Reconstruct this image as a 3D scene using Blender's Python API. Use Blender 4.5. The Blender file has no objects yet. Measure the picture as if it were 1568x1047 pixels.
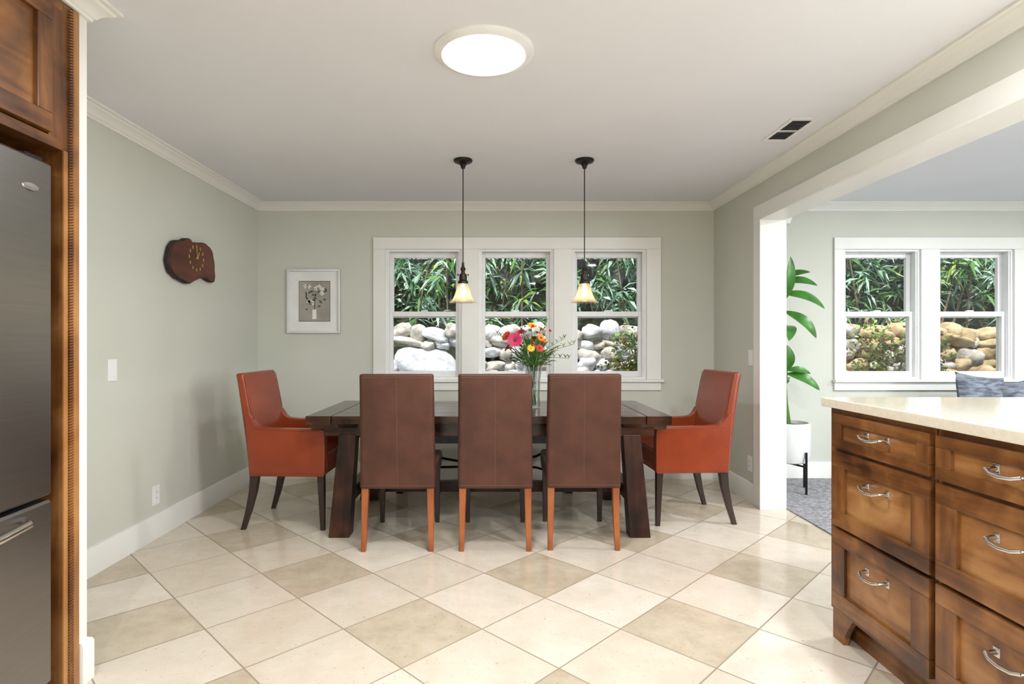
import bpy, bmesh, math, random
from mathutils import Vector, Matrix, Euler, noise
random.seed(7)
S=bpy.context.scene
S.view_settings.view_transform='Standard'
S.view_settings.look='None'
S.view_settings.exposure=0.12

# ------------------------------------------------------------------ materials
def new_mat(name):
    m=bpy.data.materials.new(name); m.use_nodes=True
    nt=m.node_tree; b=nt.nodes['Principled BSDF']
    return m,nt,b
def mat(name,c,rough=0.5,metal=0.0,c2=None,nscale=8.0,stretch=(1,1,1),bump=0.0,bscale=None,spec=0.5,coat=0.0,emit=None,estr=0.0,detail=4,lo=0.35,hi=0.65,sheen=0.0):
    m,nt,b=new_mat(name)
    b.inputs['Roughness'].default_value=rough
    b.inputs['Metallic'].default_value=metal
    b.inputs['Specular IOR Level'].default_value=spec
    b.inputs['Coat Weight'].default_value=coat
    b.inputs['Coat Roughness'].default_value=0.15
    if c2 is None: c2=tuple(v*0.93 for v in c)
    tc=nt.nodes.new('ShaderNodeTexCoord'); mp=nt.nodes.new('ShaderNodeMapping')
    mp.inputs['Scale'].default_value=stretch
    nt.links.new(tc.outputs['Object'],mp.inputs['Vector'])
    n=nt.nodes.new('ShaderNodeTexNoise'); n.inputs['Scale'].default_value=nscale; n.inputs['Detail'].default_value=detail
    nt.links.new(mp.outputs['Vector'],n.inputs['Vector'])
    r=nt.nodes.new('ShaderNodeValToRGB')
    r.color_ramp.elements[0].position=lo; r.color_ramp.elements[1].position=hi
    r.color_ramp.elements[0].color=(*c2,1); r.color_ramp.elements[1].color=(*c,1)
    nt.links.new(n.outputs['Fac'],r.inputs['Fac']); nt.links.new(r.outputs['Color'],b.inputs['Base Color'])
    if bump>0:
        n2=nt.nodes.new('ShaderNodeTexNoise'); n2.inputs['Scale'].default_value=bscale or nscale*4; n2.inputs['Detail'].default_value=3
        nt.links.new(mp.outputs['Vector'],n2.inputs['Vector'])
        bp=nt.nodes.new('ShaderNodeBump'); bp.inputs['Strength'].default_value=bump; bp.inputs['Distance'].default_value=0.01
        nt.links.new(n2.outputs['Fac'],bp.inputs['Height']); nt.links.new(bp.outputs['Normal'],b.inputs['Normal'])
    if emit:
        b.inputs['Emission Color'].default_value=(*emit,1); b.inputs['Emission Strength'].default_value=estr
    return m
def glassy(name,tint=(1,1,1),gloss=0.08,diff=0.0,dcol=(1,1,1),rough=0.02,emit=0.0,fm=.6):
    m=bpy.data.materials.new(name); m.use_nodes=True; nt=m.node_tree
    for n in list(nt.nodes):
        if n.type!='OUTPUT_MATERIAL': nt.nodes.remove(n)
    out=[n for n in nt.nodes if n.type=='OUTPUT_MATERIAL'][0]
    t=nt.nodes.new('ShaderNodeBsdfTransparent'); t.inputs['Color'].default_value=(*tint,1)
    g=nt.nodes.new('ShaderNodeBsdfGlossy'); g.inputs['Roughness'].default_value=rough
    lw=nt.nodes.new('ShaderNodeLayerWeight'); lw.inputs['Blend'].default_value=0.25
    ml=nt.nodes.new('ShaderNodeMath'); ml.operation='MULTIPLY_ADD'; ml.inputs[1].default_value=fm; ml.inputs[2].default_value=gloss
    nt.links.new(lw.outputs['Facing'],ml.inputs[0])
    mx=nt.nodes.new('ShaderNodeMixShader'); nt.links.new(ml.outputs[0],mx.inputs[0])
    nt.links.new(t.outputs[0],mx.inputs[1]); nt.links.new(g.outputs[0],mx.inputs[2])
    last=mx
    if diff>0:
        d=nt.nodes.new('ShaderNodeBsdfTranslucent'); d.inputs['Color'].default_value=(*dcol,1)
        e=nt.nodes.new('ShaderNodeEmission'); e.inputs['Color'].default_value=(*dcol,1); e.inputs['Strength'].default_value=emit
        ad=nt.nodes.new('ShaderNodeAddShader'); nt.links.new(d.outputs[0],ad.inputs[0]); nt.links.new(e.outputs[0],ad.inputs[1])
        m2=nt.nodes.new('ShaderNodeMixShader'); m2.inputs[0].default_value=diff
        nt.links.new(mx.outputs[0],m2.inputs[1]); nt.links.new(ad.outputs[0],m2.inputs[2]); last=m2
    nt.links.new(last.outputs[0],out.inputs['Surface'])
    return m

def wood(name,dark,mid,light,axis='y',rough=0.35,scale=3.0,coat=0.2,spec=.5):
    m,nt,b=new_mat(name)
    b.inputs['Roughness'].default_value=rough; b.inputs['Coat Weight'].default_value=coat; b.inputs['Coat Roughness'].default_value=0.2
    b.inputs['Specular IOR Level'].default_value=spec
    tc=nt.nodes.new('ShaderNodeTexCoord'); mp=nt.nodes.new('ShaderNodeMapping')
    st={'x':(0.6,6,6),'y':(6,0.6,6),'z':(6,6,0.6)}[axis]
    mp.inputs['Scale'].default_value=st
    nt.links.new(tc.outputs['Object'],mp.inputs['Vector'])
    n=nt.nodes.new('ShaderNodeTexNoise'); n.inputs['Scale'].default_value=scale; n.inputs['Detail'].default_value=8; n.inputs['Distortion'].default_value=0.8
    nt.links.new(mp.outputs['Vector'],n.inputs['Vector'])
    n2=nt.nodes.new('ShaderNodeTexNoise'); n2.inputs['Scale'].default_value=4.5; n2.inputs['Detail'].default_value=4; n2.inputs['Distortion'].default_value=.6
    nt.links.new(tc.outputs['Object'],n2.inputs['Vector'])
    ad=nt.nodes.new('ShaderNodeMath'); ad.operation='ADD'
    h=nt.nodes.new('ShaderNodeMath'); h.operation='MULTIPLY'; h.inputs[1].default_value=0.42
    h2=nt.nodes.new('ShaderNodeMath'); h2.operation='MULTIPLY'; h2.inputs[1].default_value=0.58
    nt.links.new(n.outputs['Fac'],h.inputs[0]); nt.links.new(n2.outputs['Fac'],h2.inputs[0])
    nt.links.new(h.outputs[0],ad.inputs[0]); nt.links.new(h2.outputs[0],ad.inputs[1])
    r=nt.nodes.new('ShaderNodeValToRGB'); e=r.color_ramp.elements
    e[0].position=0.38; e[0].color=(*dark,1); e[1].position=0.64; e[1].color=(*light,1)
    k=e.new(0.5); k.color=(*mid,1)
    nt.links.new(ad.outputs[0],r.inputs['Fac']); nt.links.new(r.outputs['Color'],b.inputs['Base Color'])
    bp=nt.nodes.new('ShaderNodeBump'); bp.inputs['Strength'].default_value=0.08; bp.inputs['Distance'].default_value=0.005
    nt.links.new(n.outputs['Fac'],bp.inputs['Height']); nt.links.new(bp.outputs['Normal'],b.inputs['Normal'])
    return m

M={}
M['wall']=mat('sage_paint',(.61,.615,.54),.75,bump=.04,bscale=200,c2=(.59,.595,.525),nscale=2)
M['ceil']=mat('ceiling_paint',(.79,.795,.83),.85,c2=(.775,.78,.815),nscale=2,bump=.03,bscale=150)
M['trim']=mat('trim_paint',(.82,.81,.765),.4,c2=(.80,.79,.745),nscale=3)
M['white']=mat('white_vinyl',(.86,.86,.85),.35)
M['plate']=mat('white_plastic',(.85,.85,.84),.3)
M['wood_y']=wood('alder_wood_horizontal',(.045,.014,.004),(.155,.055,.013),(.31,.135,.04),'y')
M['wood_z']=wood('alder_wood_vertical',(.045,.014,.004),(.15,.052,.013),(.30,.13,.04),'z')
M['wood_panel']=wood('alder_wood_panel',(.11,.04,.010),(.27,.11,.03),(.43,.22,.08),'y',scale=2.2)
M['edge']=wood('panel_edge_wood',(.20,.075,.02),(.33,.14,.04),(.44,.21,.07),'z')
M['darkgap']=mat('dark_gap',(.015,.01,.008),.9)
M['table']=wood('dark_table_wood',(.012,.005,.003),(.040,.014,.007),(.080,.030,.015),'x',rough=.2,scale=4,coat=.15,spec=.35)
M['tleg']=wood('dark_leg_wood',(.012,.005,.003),(.035,.012,.007),(.07,.025,.013),'z',rough=.4,scale=4,coat=0,spec=.3)
M['steel']=mat('brushed_steel',(.29,.275,.26),.36,1.0,c2=(.272,.257,.243),nscale=3,stretch=(1,1,60))
M['chrome']=mat('satin_nickel',(.72,.71,.69),.22,1.0)
M['brown']=mat('brown_leather',(.100,.037,.022),.45,c2=(.062,.024,.014),nscale=5,bump=.12,bscale=160,spec=.3)
M['seam']=mat('leather_seam',(.11,.05,.033),.6)
M['orange']=mat('rust_leather',(.27,.042,.010),.28,c2=(.21,.031,.008),nscale=4,bump=.08,bscale=150,spec=.5)
M['orange_dk']=mat('rust_leather_seam',(.15,.025,.008),.5)
M['oleg']=wood('orange_leg_wood',(.19,.042,.009),(.31,.08,.018),(.40,.12,.03),'z')
M['dleg']=mat('dark_stained_leg',(.028,.014,.01),.35)
M['iron']=mat('black_iron',(.015,.014,.013),.45,.6)
M['bronze']=mat('oil_rubbed_bronze',(.025,.02,.016),.4,.7)
M['glass']=glassy('window_glass',gloss=.012,fm=.12)
M['shade']=glassy('pendant_shade_glass',(.95,.92,.87),.10,.07,(1,.84,.62),emit=.4,fm=.7)
M['bulb']=mat('bulb_glow',(1,.9,.7),.3,emit=(1,.80,.52),estr=7)
M['vase']=glassy('vase_glass',(.93,.96,.95),.14)
M['lens']=mat('skylight_lens',(1,1,1),.4,emit=(.96,.98,1),estr=6)
M['counter']=mat('quartz_counter',(.74,.67,.55),.10,c2=(.68,.61,.50),nscale=60,coat=.3)
M['gray_fab']=mat('grey_bench_fabric',(.26,.27,.31),.9,c2=(.18,.19,.22),nscale=60,bump=.2)
M['pillow']=mat('blue_grey_pillow',(.20,.22,.26),.9,c2=(.08,.09,.115),nscale=14,lo=.40,hi=.60,stretch=(1,1,4),bump=.2)
M['pillow2']=mat('cream_pillow',(.40,.37,.33),.9,c2=(.20,.19,.19),nscale=26,bump=.2,stretch=(1,1,3))
M['sofa']=mat('grey_sofa_fabric',(.16,.165,.18),.95,c2=(.11,.115,.13),nscale=80,bump=.2)
M['carpet']=mat('grey_carpet',(.40,.39,.40),1.0,c2=(.20,.195,.21),nscale=35,bump=.8,bscale=140)
M['pot']=mat('white_planter',(.72,.72,.70),.5)
M['soil']=mat('soil',(.05,.035,.02),.95)
M['pleaf']=mat('plant_leaf_green',(.055,.21,.022),.35,c2=(.03,.12,.015),nscale=10)
M['stem']=mat('green_stem',(.08,.18,.03),.6)
M['magenta']=mat('magenta_petal',(.50,.006,.09),.5)
M['red']=mat('red_petal',(.52,.012,.012),.5)
M['yellow']=mat('yellow_petal',(.85,.50,.02),.5)
M['orangep']=mat('orange_petal',(.80,.22,.02),.5)
M['fcent']=mat('flower_centre',(.10,.04,.02),.8)
M['bleaf']=mat('bouquet_leaf',(.10,.24,.04),.5,c2=(.05,.13,.02))
M['cface']=mat('clock_slab_wood',(.13,.028,.015),.35,c2=(.060,.014,.008),nscale=3,stretch=(1,1,5),coat=.1,spec=.3)
M['bark']=mat('bark_edge',(.04,.016,.010),.7,c2=(.012,.006,.005),nscale=20,bump=.6)
M['gold']=mat('gold_metal',(.80,.56,.18),.35,.8)
M['frame']=mat('silver_white_frame',(.74,.74,.73),.3)
M['matb']=mat('picture_mat_board',(.82,.82,.80),.8)
M['sepia']=mat('print_background',(.40,.375,.32),.8,c2=(.30,.28,.24),nscale=4)
M['pwhite']=mat('print_white_petal',(.80,.79,.74),.8)
M['pdark']=mat('print_dark_leaf',(.06,.06,.05),.8)
M['rock']=mat('granite_boulder',(.68,.65,.58),.9,c2=(.28,.26,.23),nscale=9,bump=.8,bscale=26)
M['rock2']=mat('tan_boulder',(.62,.49,.30),.9,c2=(.36,.27,.15),nscale=8,bump=.8,bscale=26)
M['rock3']=mat('pale_boulder',(.72,.74,.78),.9,c2=(.48,.50,.53),nscale=7,bump=.8,bscale=26)
M['bank']=mat('dark_earth_bank',(.05,.065,.03),1,c2=(.018,.022,.012),nscale=6,bump=.5)
M['ground']=mat('garden_soil',(.10,.075,.05),1,c2=(.05,.04,.03),nscale=5)
M['fence']=mat('weathered_fence',(.16,.16,.18),.9,c2=(.10,.10,.11),nscale=8,stretch=(6,1,1))
M['branch']=mat('branch_bark',(.20,.15,.10),.9)
M['lf1']=mat('leaf_mid_green',(.12,.27,.07),.4,c2=(.06,.17,.035),nscale=3)
M['lf2']=mat('leaf_dark_green',(.05,.14,.05),.4,c2=(.025,.08,.028),nscale=3)
M['lf3']=mat('leaf_pale_sheen',(.40,.56,.44),.35,c2=(.20,.38,.26),nscale=3)  # blue-white reflections on the leaves put into the base colour
M['lf4']=mat('leaf_yellow_green',(.38,.48,.10),.45,c2=(.22,.34,.06),nscale=3)
M['lf5']=mat('leaf_russet',(.36,.16,.08),.6,c2=(.22,.10,.05),nscale=3)

def floor_mat():
    m,nt,b=new_mat('limestone_tile')
    N=nt.nodes.new; L=nt.links.new
    def math_(op,a,bb=None,c=None):
        n=N('ShaderNodeMath'); n.operation=op
        for i,v in enumerate((a,bb,c)):
            if v is None: continue
            if isinstance(v,(int,float)): n.inputs[i].default_value=v
            else: L(v,n.inputs[i])
        return n.outputs[0]
    tc=N('ShaderNodeTexCoord'); sp=N('ShaderNodeSeparateXYZ'); L(tc.outputs['Object'],sp.inputs[0])
    px=math_('ADD',sp.outputs[0],.346); py=math_('SUBTRACT',sp.outputs[1],2.435)
    D=.587
    u=math_('ADD',math_('DIVIDE',math_('ADD',px,py),D),.5)
    v=math_('ADD',math_('DIVIDE',math_('SUBTRACT',px,py),D),.5)
    iu=math_('FLOOR',u); iv=math_('FLOOR',v)
    fu=math_('SUBTRACT',u,iu); fv=math_('SUBTRACT',v,iv)
    eu=math_('ABSOLUTE',math_('SUBTRACT',fu,.5)); ev=math_('ABSOLUTE',math_('SUBTRACT',fv,.5))
    g=math_('GREATER_THAN',math_('MAXIMUM',eu,ev),.4925)
    pu=math_('LESS_THAN',math_('FLOORED_MODULO',iu,2.0),.5); pv=math_('LESS_THAN',math_('FLOORED_MODULO',iv,2.0),.5)
    dark=math_('MULTIPLY',pu,pv)
    cb=N('ShaderNodeCombineXYZ'); L(iu,cb.inputs[0]); L(iv,cb.inputs[1])
    wn=N('ShaderNodeTexWhiteNoise'); wn.noise_dimensions='3D'; L(cb.outputs[0],wn.inputs['Vector'])
    ns=N('ShaderNodeTexNoise'); ns.inputs['Scale'].default_value=6; ns.inputs['Detail'].default_value=9; ns.inputs['Roughness'].default_value=.7
    vadd=N('ShaderNodeVectorMath'); vadd.operation='MULTIPLY_ADD'; vadd.inputs[1].default_value=(7,7,7); L(cb.outputs[0],vadd.inputs[0]); L(tc.outputs['Object'],vadd.inputs[2])
    L(vadd.outputs[0],ns.inputs['Vector'])
    def ramp(fac,c1,c2,p1=.3,p2=.7):
        r=N('ShaderNodeValToRGB'); r.color_ramp.elements[0].color=(*c1,1); r.color_ramp.elements[1].color=(*c2,1)
        r.color_ramp.elements[0].position=p1; r.color_ramp.elements[1].position=p2; L(fac,r.inputs[0]); return r.outputs[0]
    lightc=ramp(ns.outputs['Fac'],(.64,.555,.45),(.75,.675,.575))
    darkc=ramp(ns.outputs['Fac'],(.47,.39,.28),(.62,.535,.42))
    def mix(f,a,bb,bt='MIX'):
        n=N('ShaderNodeMix'); n.data_type='RGBA'; n.blend_type=bt
        if isinstance(f,(int,float)): n.inputs[0].default_value=f
        else: L(f,n.inputs[0])
        for i,q in ((6,a),(7,bb)):
            if isinstance(q,tuple): n.inputs[i].default_value=(*q,1)
            else: L(q,n.inputs[i])
        return n.outputs[2]
    c=mix(dark,lightc,darkc)
    vr=ramp(wn.outputs['Value'],(.86,.83,.79),(1,1,1),0,1)
    c=mix(1.0,c,vr,'MULTIPLY')
    sm=N('ShaderNodeTexNoise'); sm.inputs['Scale'].default_value=60; sm.inputs['Detail'].default_value=2; L(tc.outputs['Object'],sm.inputs['Vector'])
    pit=math_('GREATER_THAN',sm.outputs['Fac'],.68)
    c=mix(math_('MULTIPLY',pit,.4),c,(.30,.22,.13))
    c=mix(g,c,(.30,.24,.17))
    L(c,b.inputs['Base Color'])
    rr=math_('MULTIPLY_ADD',g,.5,.13); L(rr,b.inputs['Roughness'])
    bp=N('ShaderNodeBump'); bp.inputs['Strength'].default_value=.4; bp.inputs['Distance'].default_value=.002; bp.invert=True
    L(g,bp.inputs['Height']); L(bp.outputs['Normal'],b.inputs['Normal'])
    return m
M['floor']=floor_mat()

# ------------------------------------------------------------------ builder
def rrect(hw,hd,r,n=4):
    r=min(r,hw*.999,hd*.999); pts=[]
    for cx,cy,a0 in ((hw-r,hd-r,0),(-hw+r,hd-r,90),(-hw+r,-hd+r,180),(hw-r,-hd+r,270)):
        for k in range(n+1):
            a=math.radians(a0+90*k/n); pts.append((cx+r*math.cos(a),cy+r*math.sin(a)))
    return pts
class B:
    def __init__(s,name): s.name=name; s.v=[]; s.f=[]; s.m=[]; s.mats=[]
    def mi(s,k):
        if k not in s.mats: s.mats.append(k)
        return s.mats.index(k)
    def add(s,vs,fs,k,T=None):
        o=len(s.v); i=s.mi(k)
        for p in vs:
            p=Vector(p); s.v.append(tuple(T@p) if T else tuple(p))
        for f in fs: s.f.append(tuple(o+q for q in f)); s.m.append(i)
    def hexa(s,c,k,bev=0,seg=2,T=None):
        fs=[(0,3,2,1),(4,5,6,7),(0,1,5,4),(1,2,6,5),(2,3,7,6),(3,0,4,7)]
        if bev<=0: s.add(c,fs,k,T); return
        bm=bmesh.new(); vv=[bm.verts.new(p) for p in c]
        for f in fs: bm.faces.new([vv[q] for q in f])
        bmesh.ops.bevel(bm,geom=bm.edges[:],offset=bev,segments=seg,affect='EDGES',profile=.5)
        bm.verts.index_update()
        s.add([p.co[:] for p in bm.verts],[[q.index for q in f.verts] for f in bm.faces],k,T); bm.free()
    def box(s,x0,x1,y0,y1,z0,z1,k,bev=0,seg=2,T=None):
        s.hexa([(x0,y0,z0),(x1,y0,z0),(x1,y1,z0),(x0,y1,z0),(x0,y0,z1),(x1,y0,z1),(x1,y1,z1),(x0,y1,z1)],k,bev,seg,T)
    def rings(s,R,k,cap=True,closed=True,T=None):
        n=len(R[0]); vs=[p for r in R for p in r]; fs=[]
        for a in range(len(R)-1):
            for b in range(n if closed else n-1):
                c=(b+1)%n; fs.append((a*n+b,a*n+c,(a+1)*n+c,(a+1)*n+b))
        if cap:
            fs.append(tuple(range(n))[::-1]); fs.append(tuple((len(R)-1)*n+q for q in range(n)))
        s.add(vs,fs,k,T)
    def loft(s,secs,k,round_=0.0,T=None,n=4):
        out=[]
        def ring(c): return [(c[0]+x,c[1]+y,c[2]) for x,y in rrect(c[3],c[4],c[5],n)]
        if round_>0:
            c=secs[0]
            for a in (0,30,60):
                a=math.radians(a); ins=round_*(1-math.sin(a)); zz=c[2]+round_*(1-math.cos(a))
                out.append(ring((c[0],c[1],zz,c[3]-ins,c[4]-ins,max(c[5]-ins,.001))))
        rr=secs if round_<=0 else [tuple(list(secs[0][:2])+[secs[0][2]+round_]+list(secs[0][3:]))]+list(secs[1:-1])+[tuple(list(secs[-1][:2])+[secs[-1][2]-round_]+list(secs[-1][3:]))]
        out+= [ring(c) for c in rr]
        if round_>0:
            c=secs[-1]
            for a in (60,30,0):
                a=math.radians(a); ins=round_*(1-math.sin(a)); zz=c[2]-round_*(1-math.cos(a))
                out.append(ring((c[0],c[1],zz,c[3]-ins,c[4]-ins,max(c[5]-ins,.001))))
        s.rings(out,k,T=T)
    def lathe(s,prof,c,k,seg=32,cap=False,T=None):
        R=[[(c[0]+r*math.cos(2*math.pi*i/seg),c[1]+r*math.sin(2*math.pi*i/seg),c[2]+z) for i in range(seg)] for r,z in prof]
        s.rings(R,k,cap=cap,T=T)
    def tube(s,P,rad,k,seg=8,T=None):
        P=[Vector(p) for p in P]; R=[]
        if not isinstance(rad,(list,tuple)): rad=[rad]*len(P)
        prev=None
        for i,p in enumerate(P):
            t=(P[min(i+1,len(P)-1)]-P[max(i-1,0)]).normalized()
            if prev is None:
                ref=Vector((0,0,1)) if abs(t.z)<.9 else Vector((1,0,0)); a=t.cross(ref).normalized()
            else: a=(prev-t*prev.dot(t)).normalized()
            prev=a; b=t.cross(a)
            R.append([tuple(p+(a*math.cos(2*math.pi*q/seg)+b*math.sin(2*math.pi*q/seg))*rad[i]) for q in range(seg)])
        s.rings(R,k,T=T)
    def sweep(s,path,prof,k):
        n=len(path); R=[]
        for i in range(n):
            p=Vector(path[i])
            def nrm(a,b): d=(Vector(b)-Vector(a)).normalized(); return Vector((d.y,-d.x))
            if i==0: m=nrm(path[0],path[1])
            elif i==n-1: m=nrm(path[-2],path[-1])
            else:
                a=nrm(path[i-1],path[i]); b=nrm(path[i],path[i+1]); m=(a+b); m=m/(m.dot(a))
            R.append([(p.x+m.x*d,p.y+m.y*d,z) for d,z in prof])
        s.rings(R,k)
    def leaf(s,base,tip,w,k,droop=.15,up=(0,0,1),n=6,fold=.25,T=None,pw=.8):
        b=Vector(base); t=Vector(tip); d=t-b; L=d.length; side=d.cross(Vector(up))
        if side.length<1e-4: side=d.cross(Vector((0,1,0)))
        side.normalize(); nn=side.cross(d).normalized()
        vs=[];fs=[]
        for i in range(n+1):
            u=i/n; ww=w*math.sin(math.pi*min(1,u*.97+.03))**pw*(1-.15*u)
            c=b+d*u+nn*(droop*L*math.sin(math.pi*u))
            vs+= [c-side*ww*.5+nn*ww*fold,c,c+side*ww*.5+nn*ww*fold]
        for i in range(n):
            q=i*3; fs+=[(q,q+1,q+4,q+3),(q+1,q+2,q+5,q+4)]
        s.add(vs,fs,k,T)
    def done(s,loc=(0,0,0),rz=0,wn=True,angle=40,recalc=True):
        me=bpy.data.meshes.new(s.name); me.from_pydata(s.v,[],s.f)
        for k in s.mats: me.materials.append(M[k])
        me.polygons.foreach_set('material_index',s.m)
        me.update()
        if recalc:
            bm=bmesh.new(); bm.from_mesh(me); bmesh.ops.recalc_face_normals(bm,faces=bm.faces[:]); bm.to_mesh(me); bm.free()
        me.polygons.foreach_set('use_smooth',[True]*len(me.polygons))
        me.set_sharp_from_angle(angle=math.radians(angle))
        o=bpy.data.objects.new(s.name,me); S.collection.objects.link(o)
        o.location=loc; o.rotation_euler=(0,0,rz)
        if wn:
            w=o.modifiers.new('wn','WEIGHTED_NORMAL'); w.keep_sharp=True
        return o

CH=2.44; XL=-2.1; XR=1.948; XR2=2.085; YB=5.1; YF=-2.5; XE=6.2
# ------------------------------------------------------------------ shell
b=B('floor'); b.box(XL-.15,XR2+.035,YF-.15,YB+.02,-.1,0,'floor'); b.done(wn=False)
b=B('floor_carpet'); b.box(XR2+.036,XE+.15,YF-.15,YB+.02,-.1,.008,'carpet'); b.done(wn=False)
b=B('ceiling'); b.box(XL-.15,XE+.15,YF-.15,YB+.6,CH,CH+.2,'ceil'); b.done(wn=False)
b=B('wall_left'); b.box(XL-.15,XL,YF,YB,0,CH,'wall'); b.done(wn=False)
b=B('wall_front'); b.box(XL-.15,XE+.15,YF-.15,YF,0,CH,'wall'); b.done(wn=False)
ops=[(-.965,-.289),(-.139,.526),(.688,1.347),(3.092,3.774),(3.935,4.60)]
WZ0,WZ1=.883,2.033
b=B('wall_back')
b.box(XL-.15,XE+.15,YB,YB+.15,0,WZ0,'wall'); b.box(XL-.15,XE+.15,YB,YB+.15,WZ1,CH,'wall')
xs=[XL-.15]+[q for o in ops for q in o]+[XE+.15]
for i in range(0,len(xs),2): b.box(xs[i],xs[i+1],YB,YB+.15,WZ0,WZ1,'wall')
b.done(wn=False)
b=B('wall_right')
b.box(XR,XR2,4.17,YB,0,CH,'wall'); b.box(XR,XR2,.3,4.17,2.114,CH,'wall'); b.box(XR,XR2,YF,.3,0,CH,'wall')
b.done(wn=False)
WA,WB=-2.3,-.1
b=B('wall_living_right')
b.box(XE,XE+.15,YF,WA,0,CH,'wall'); b.box(XE,XE+.15,WB,YB,0,CH,'wall'); b.box(XE,XE+.15,WA,WB,2.25,CH,'wall'); b.box(XE,XE+.15,WA,WB,0,.5,'wall')
b.done(wn=False)
b=B('wall_stub'); b.box(XL,-1.47,2.03,2.073,0,CH,'trim'); b.done(wn=False)

crown=[(0,CH),(0,CH-.066),(.012,CH-.066),(.014,CH-.056),(.022,CH-.052),(.03,CH-.040),(.045,CH-.028),(.06,CH-.022),(.066,CH-.014),(.08,CH-.012),(.08,CH)]
b=B('trim_crown'); b.sweep([(-1.47,.87),(-1.47,2.073),(XL,2.073),(XL,YB),(XR,YB),(XR,YF)],crown,'trim'); b.done(wn=False,angle=25)
b=B('trim_crown_living'); b.sweep([(XR2,YF),(XR2,YB),(XE,YB),(XE,YF)],crown,'trim'); b.done(wn=False,angle=25)
bp_=[(0,0),(.016,0),(.016,.135),(.012,.147),(.006,.15),(0,.15)]
b=B('baseboard_dining'); b.sweep([(-1.47,2.031),(-1.47,2.073),(XL,2.073),(XL,YB),(XR,YB),(XR,4.285)],bp_,'trim'); b.done(wn=False)
b=B('baseboard_living'); b.sweep([(XR2,4.285),(XR2,YB),(XE,YB),(XE,YF)],bp_,'trim'); b.done(wn=False)

b=B('trim_opening')
for x0,x1 in ((XR-.02,XR),(XR2,XR2+.02)):
    b.box(x0,x1,4.17,4.28,0,2.114,'trim',.003); b.box(x0,x1,.2,4.28,2.114,2.212,'trim',.003)
b.box(XR-.028,XR2+.028,4.155,4.17,0,2.10,'trim',.002); b.box(XR-.028,XR2+.028,.3,4.17,2.10,2.114,'trim',.002)
b.done()

# ------------------------------------------------------------------ windows
def casing(name,grp,x0,x1):
    b=B(name); y0=YB-.022
    b.box(x0,x1,y0,YB,WZ1,2.137,'trim',.003)
    edges=[x0]+[q for o in grp for q in o]+[x1]
    for i in range(0,len(edges),2): b.box(edges[i],edges[i+1],y0,YB,WZ0,WZ1,'trim',.003)
    b.box(x0-.01,x1+.02,YB-.05,YB,.858,WZ0,'trim',.006); b.box(x0,x1,y0,YB,.785,.858,'trim',.004)
    b.done()
casing('trim_window_dining',ops[:3],-1.072,1.473)
casing('trim_window_living',ops[3:],3.008,4.70)
for i,(x0,x1) in enumerate(ops):
    b=B('window_%d'%(i+1))
    j=.018
    b.box(x0,x0+j,YB,YB+.15,WZ0,WZ1,'white'); b.box(x1-j,x1,YB,YB+.15,WZ0,WZ1,'white')
    b.box(x0+j,x1-j,YB,YB+.15,WZ1-j,WZ1,'white'); b.box(x0+j,x1-j,YB,YB+.15,WZ0,WZ0+j,'white')
    b.box(x0+j,x0+j+.012,YB+.01,YB+.04,WZ0+j,WZ1-j,'white'); b.box(x1-j-.012,x1-j,YB+.01,YB+.04,WZ0+j,WZ1-j,'white')
    def sash(z0,z1,y0,y1,br,tr):
        a0=x0+j; a1=x1-j; st=.04
        b.box(a0,a0+st,y0,y1,z0,z1,'white',.003); b.box(a1-st,a1,y0,y1,z0,z1,'white',.003)
        b.box(a0+st,a1-st,y0,y1,z0,z0+br,'white',.003); b.box(a0+st,a1-st,y0,y1,z1-tr,z1,'white',.003)
        ym=(y0+y1)/2; b.box(a0+st-.005,a1-st+.005,ym-.003,ym+.003,z0+br-.005,z1-tr+.005,'glass')
    sash(1.43,WZ1-j,YB+.085,YB+.12,.05,.045)
    sash(WZ0+j,1.485,YB+.045,YB+.08,.05,.045)
    b.box((x0+x1)/2-.03,(x0+x1)/2+.03,YB+.05,YB+.078,1.485,1.497,'white',.003)
    b.done()
b=B('window_6')  # unseen window added as an opening for the living-room fill light
for y0,y1 in ((WA,WA+.06),((WA+WB)/2-.03,(WA+WB)/2+.03),(WB-.06,WB)): b.box(XE,XE+.15,y0,y1,.5,2.25,'white')
b.box(XE,XE+.15,WA+.06,WB-.06,.5,.56,'white'); b.box(XE,XE+.15,WA+.06,WB-.06,2.19,2.25,'white')
b.box(XE+.07,XE+.076,WA,WB,.5,2.25,'glass'); b.done()

# ------------------------------------------------------------------ fridge & cabinet
b=B('fridge_cabinet')
fx=-1.47; xb=XL+.002
b.box(xb,fx,1.955,2.028,0,CH-.068,'wood_z')
b.box(fx,fx+.004,1.957,1.975,0,1.867,'edge')
b.box(fx,fx+.006,1.998,2.028,0,CH-.068,'edge',.002)
for i in range(0,240):
    z=.01+i*.0098; 
    b.hexa([(fx,1.978,z),(fx+.01,1.978,z),(fx+.01,1.996,z+.005),(fx,1.996,z+.005),(fx,1.978,z+.0065),(fx+.01,1.978,z+.0065),(fx+.01,1.996,z+.0115),(fx,1.996,z+.0115)],'wood_z')
b.box(xb,fx,.84,.93,0,CH-.068,'wood_z')
b.box(xb,fx-.02,.93,1.955,1.867,CH-.068,'wood_z')
b.box(fx-.02,fx,.93,1.955,1.867,1.90,'wood_y'); b.box(fx-.02,fx,.93,1.955,2.34,CH-.068,'wood_y')
b.box(fx-.02,fx,1.895,1.955,1.90,2.34,'wood_z'); b.box(fx-.02,fx,.93,.97,1.90,2.34,'wood_z')
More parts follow.
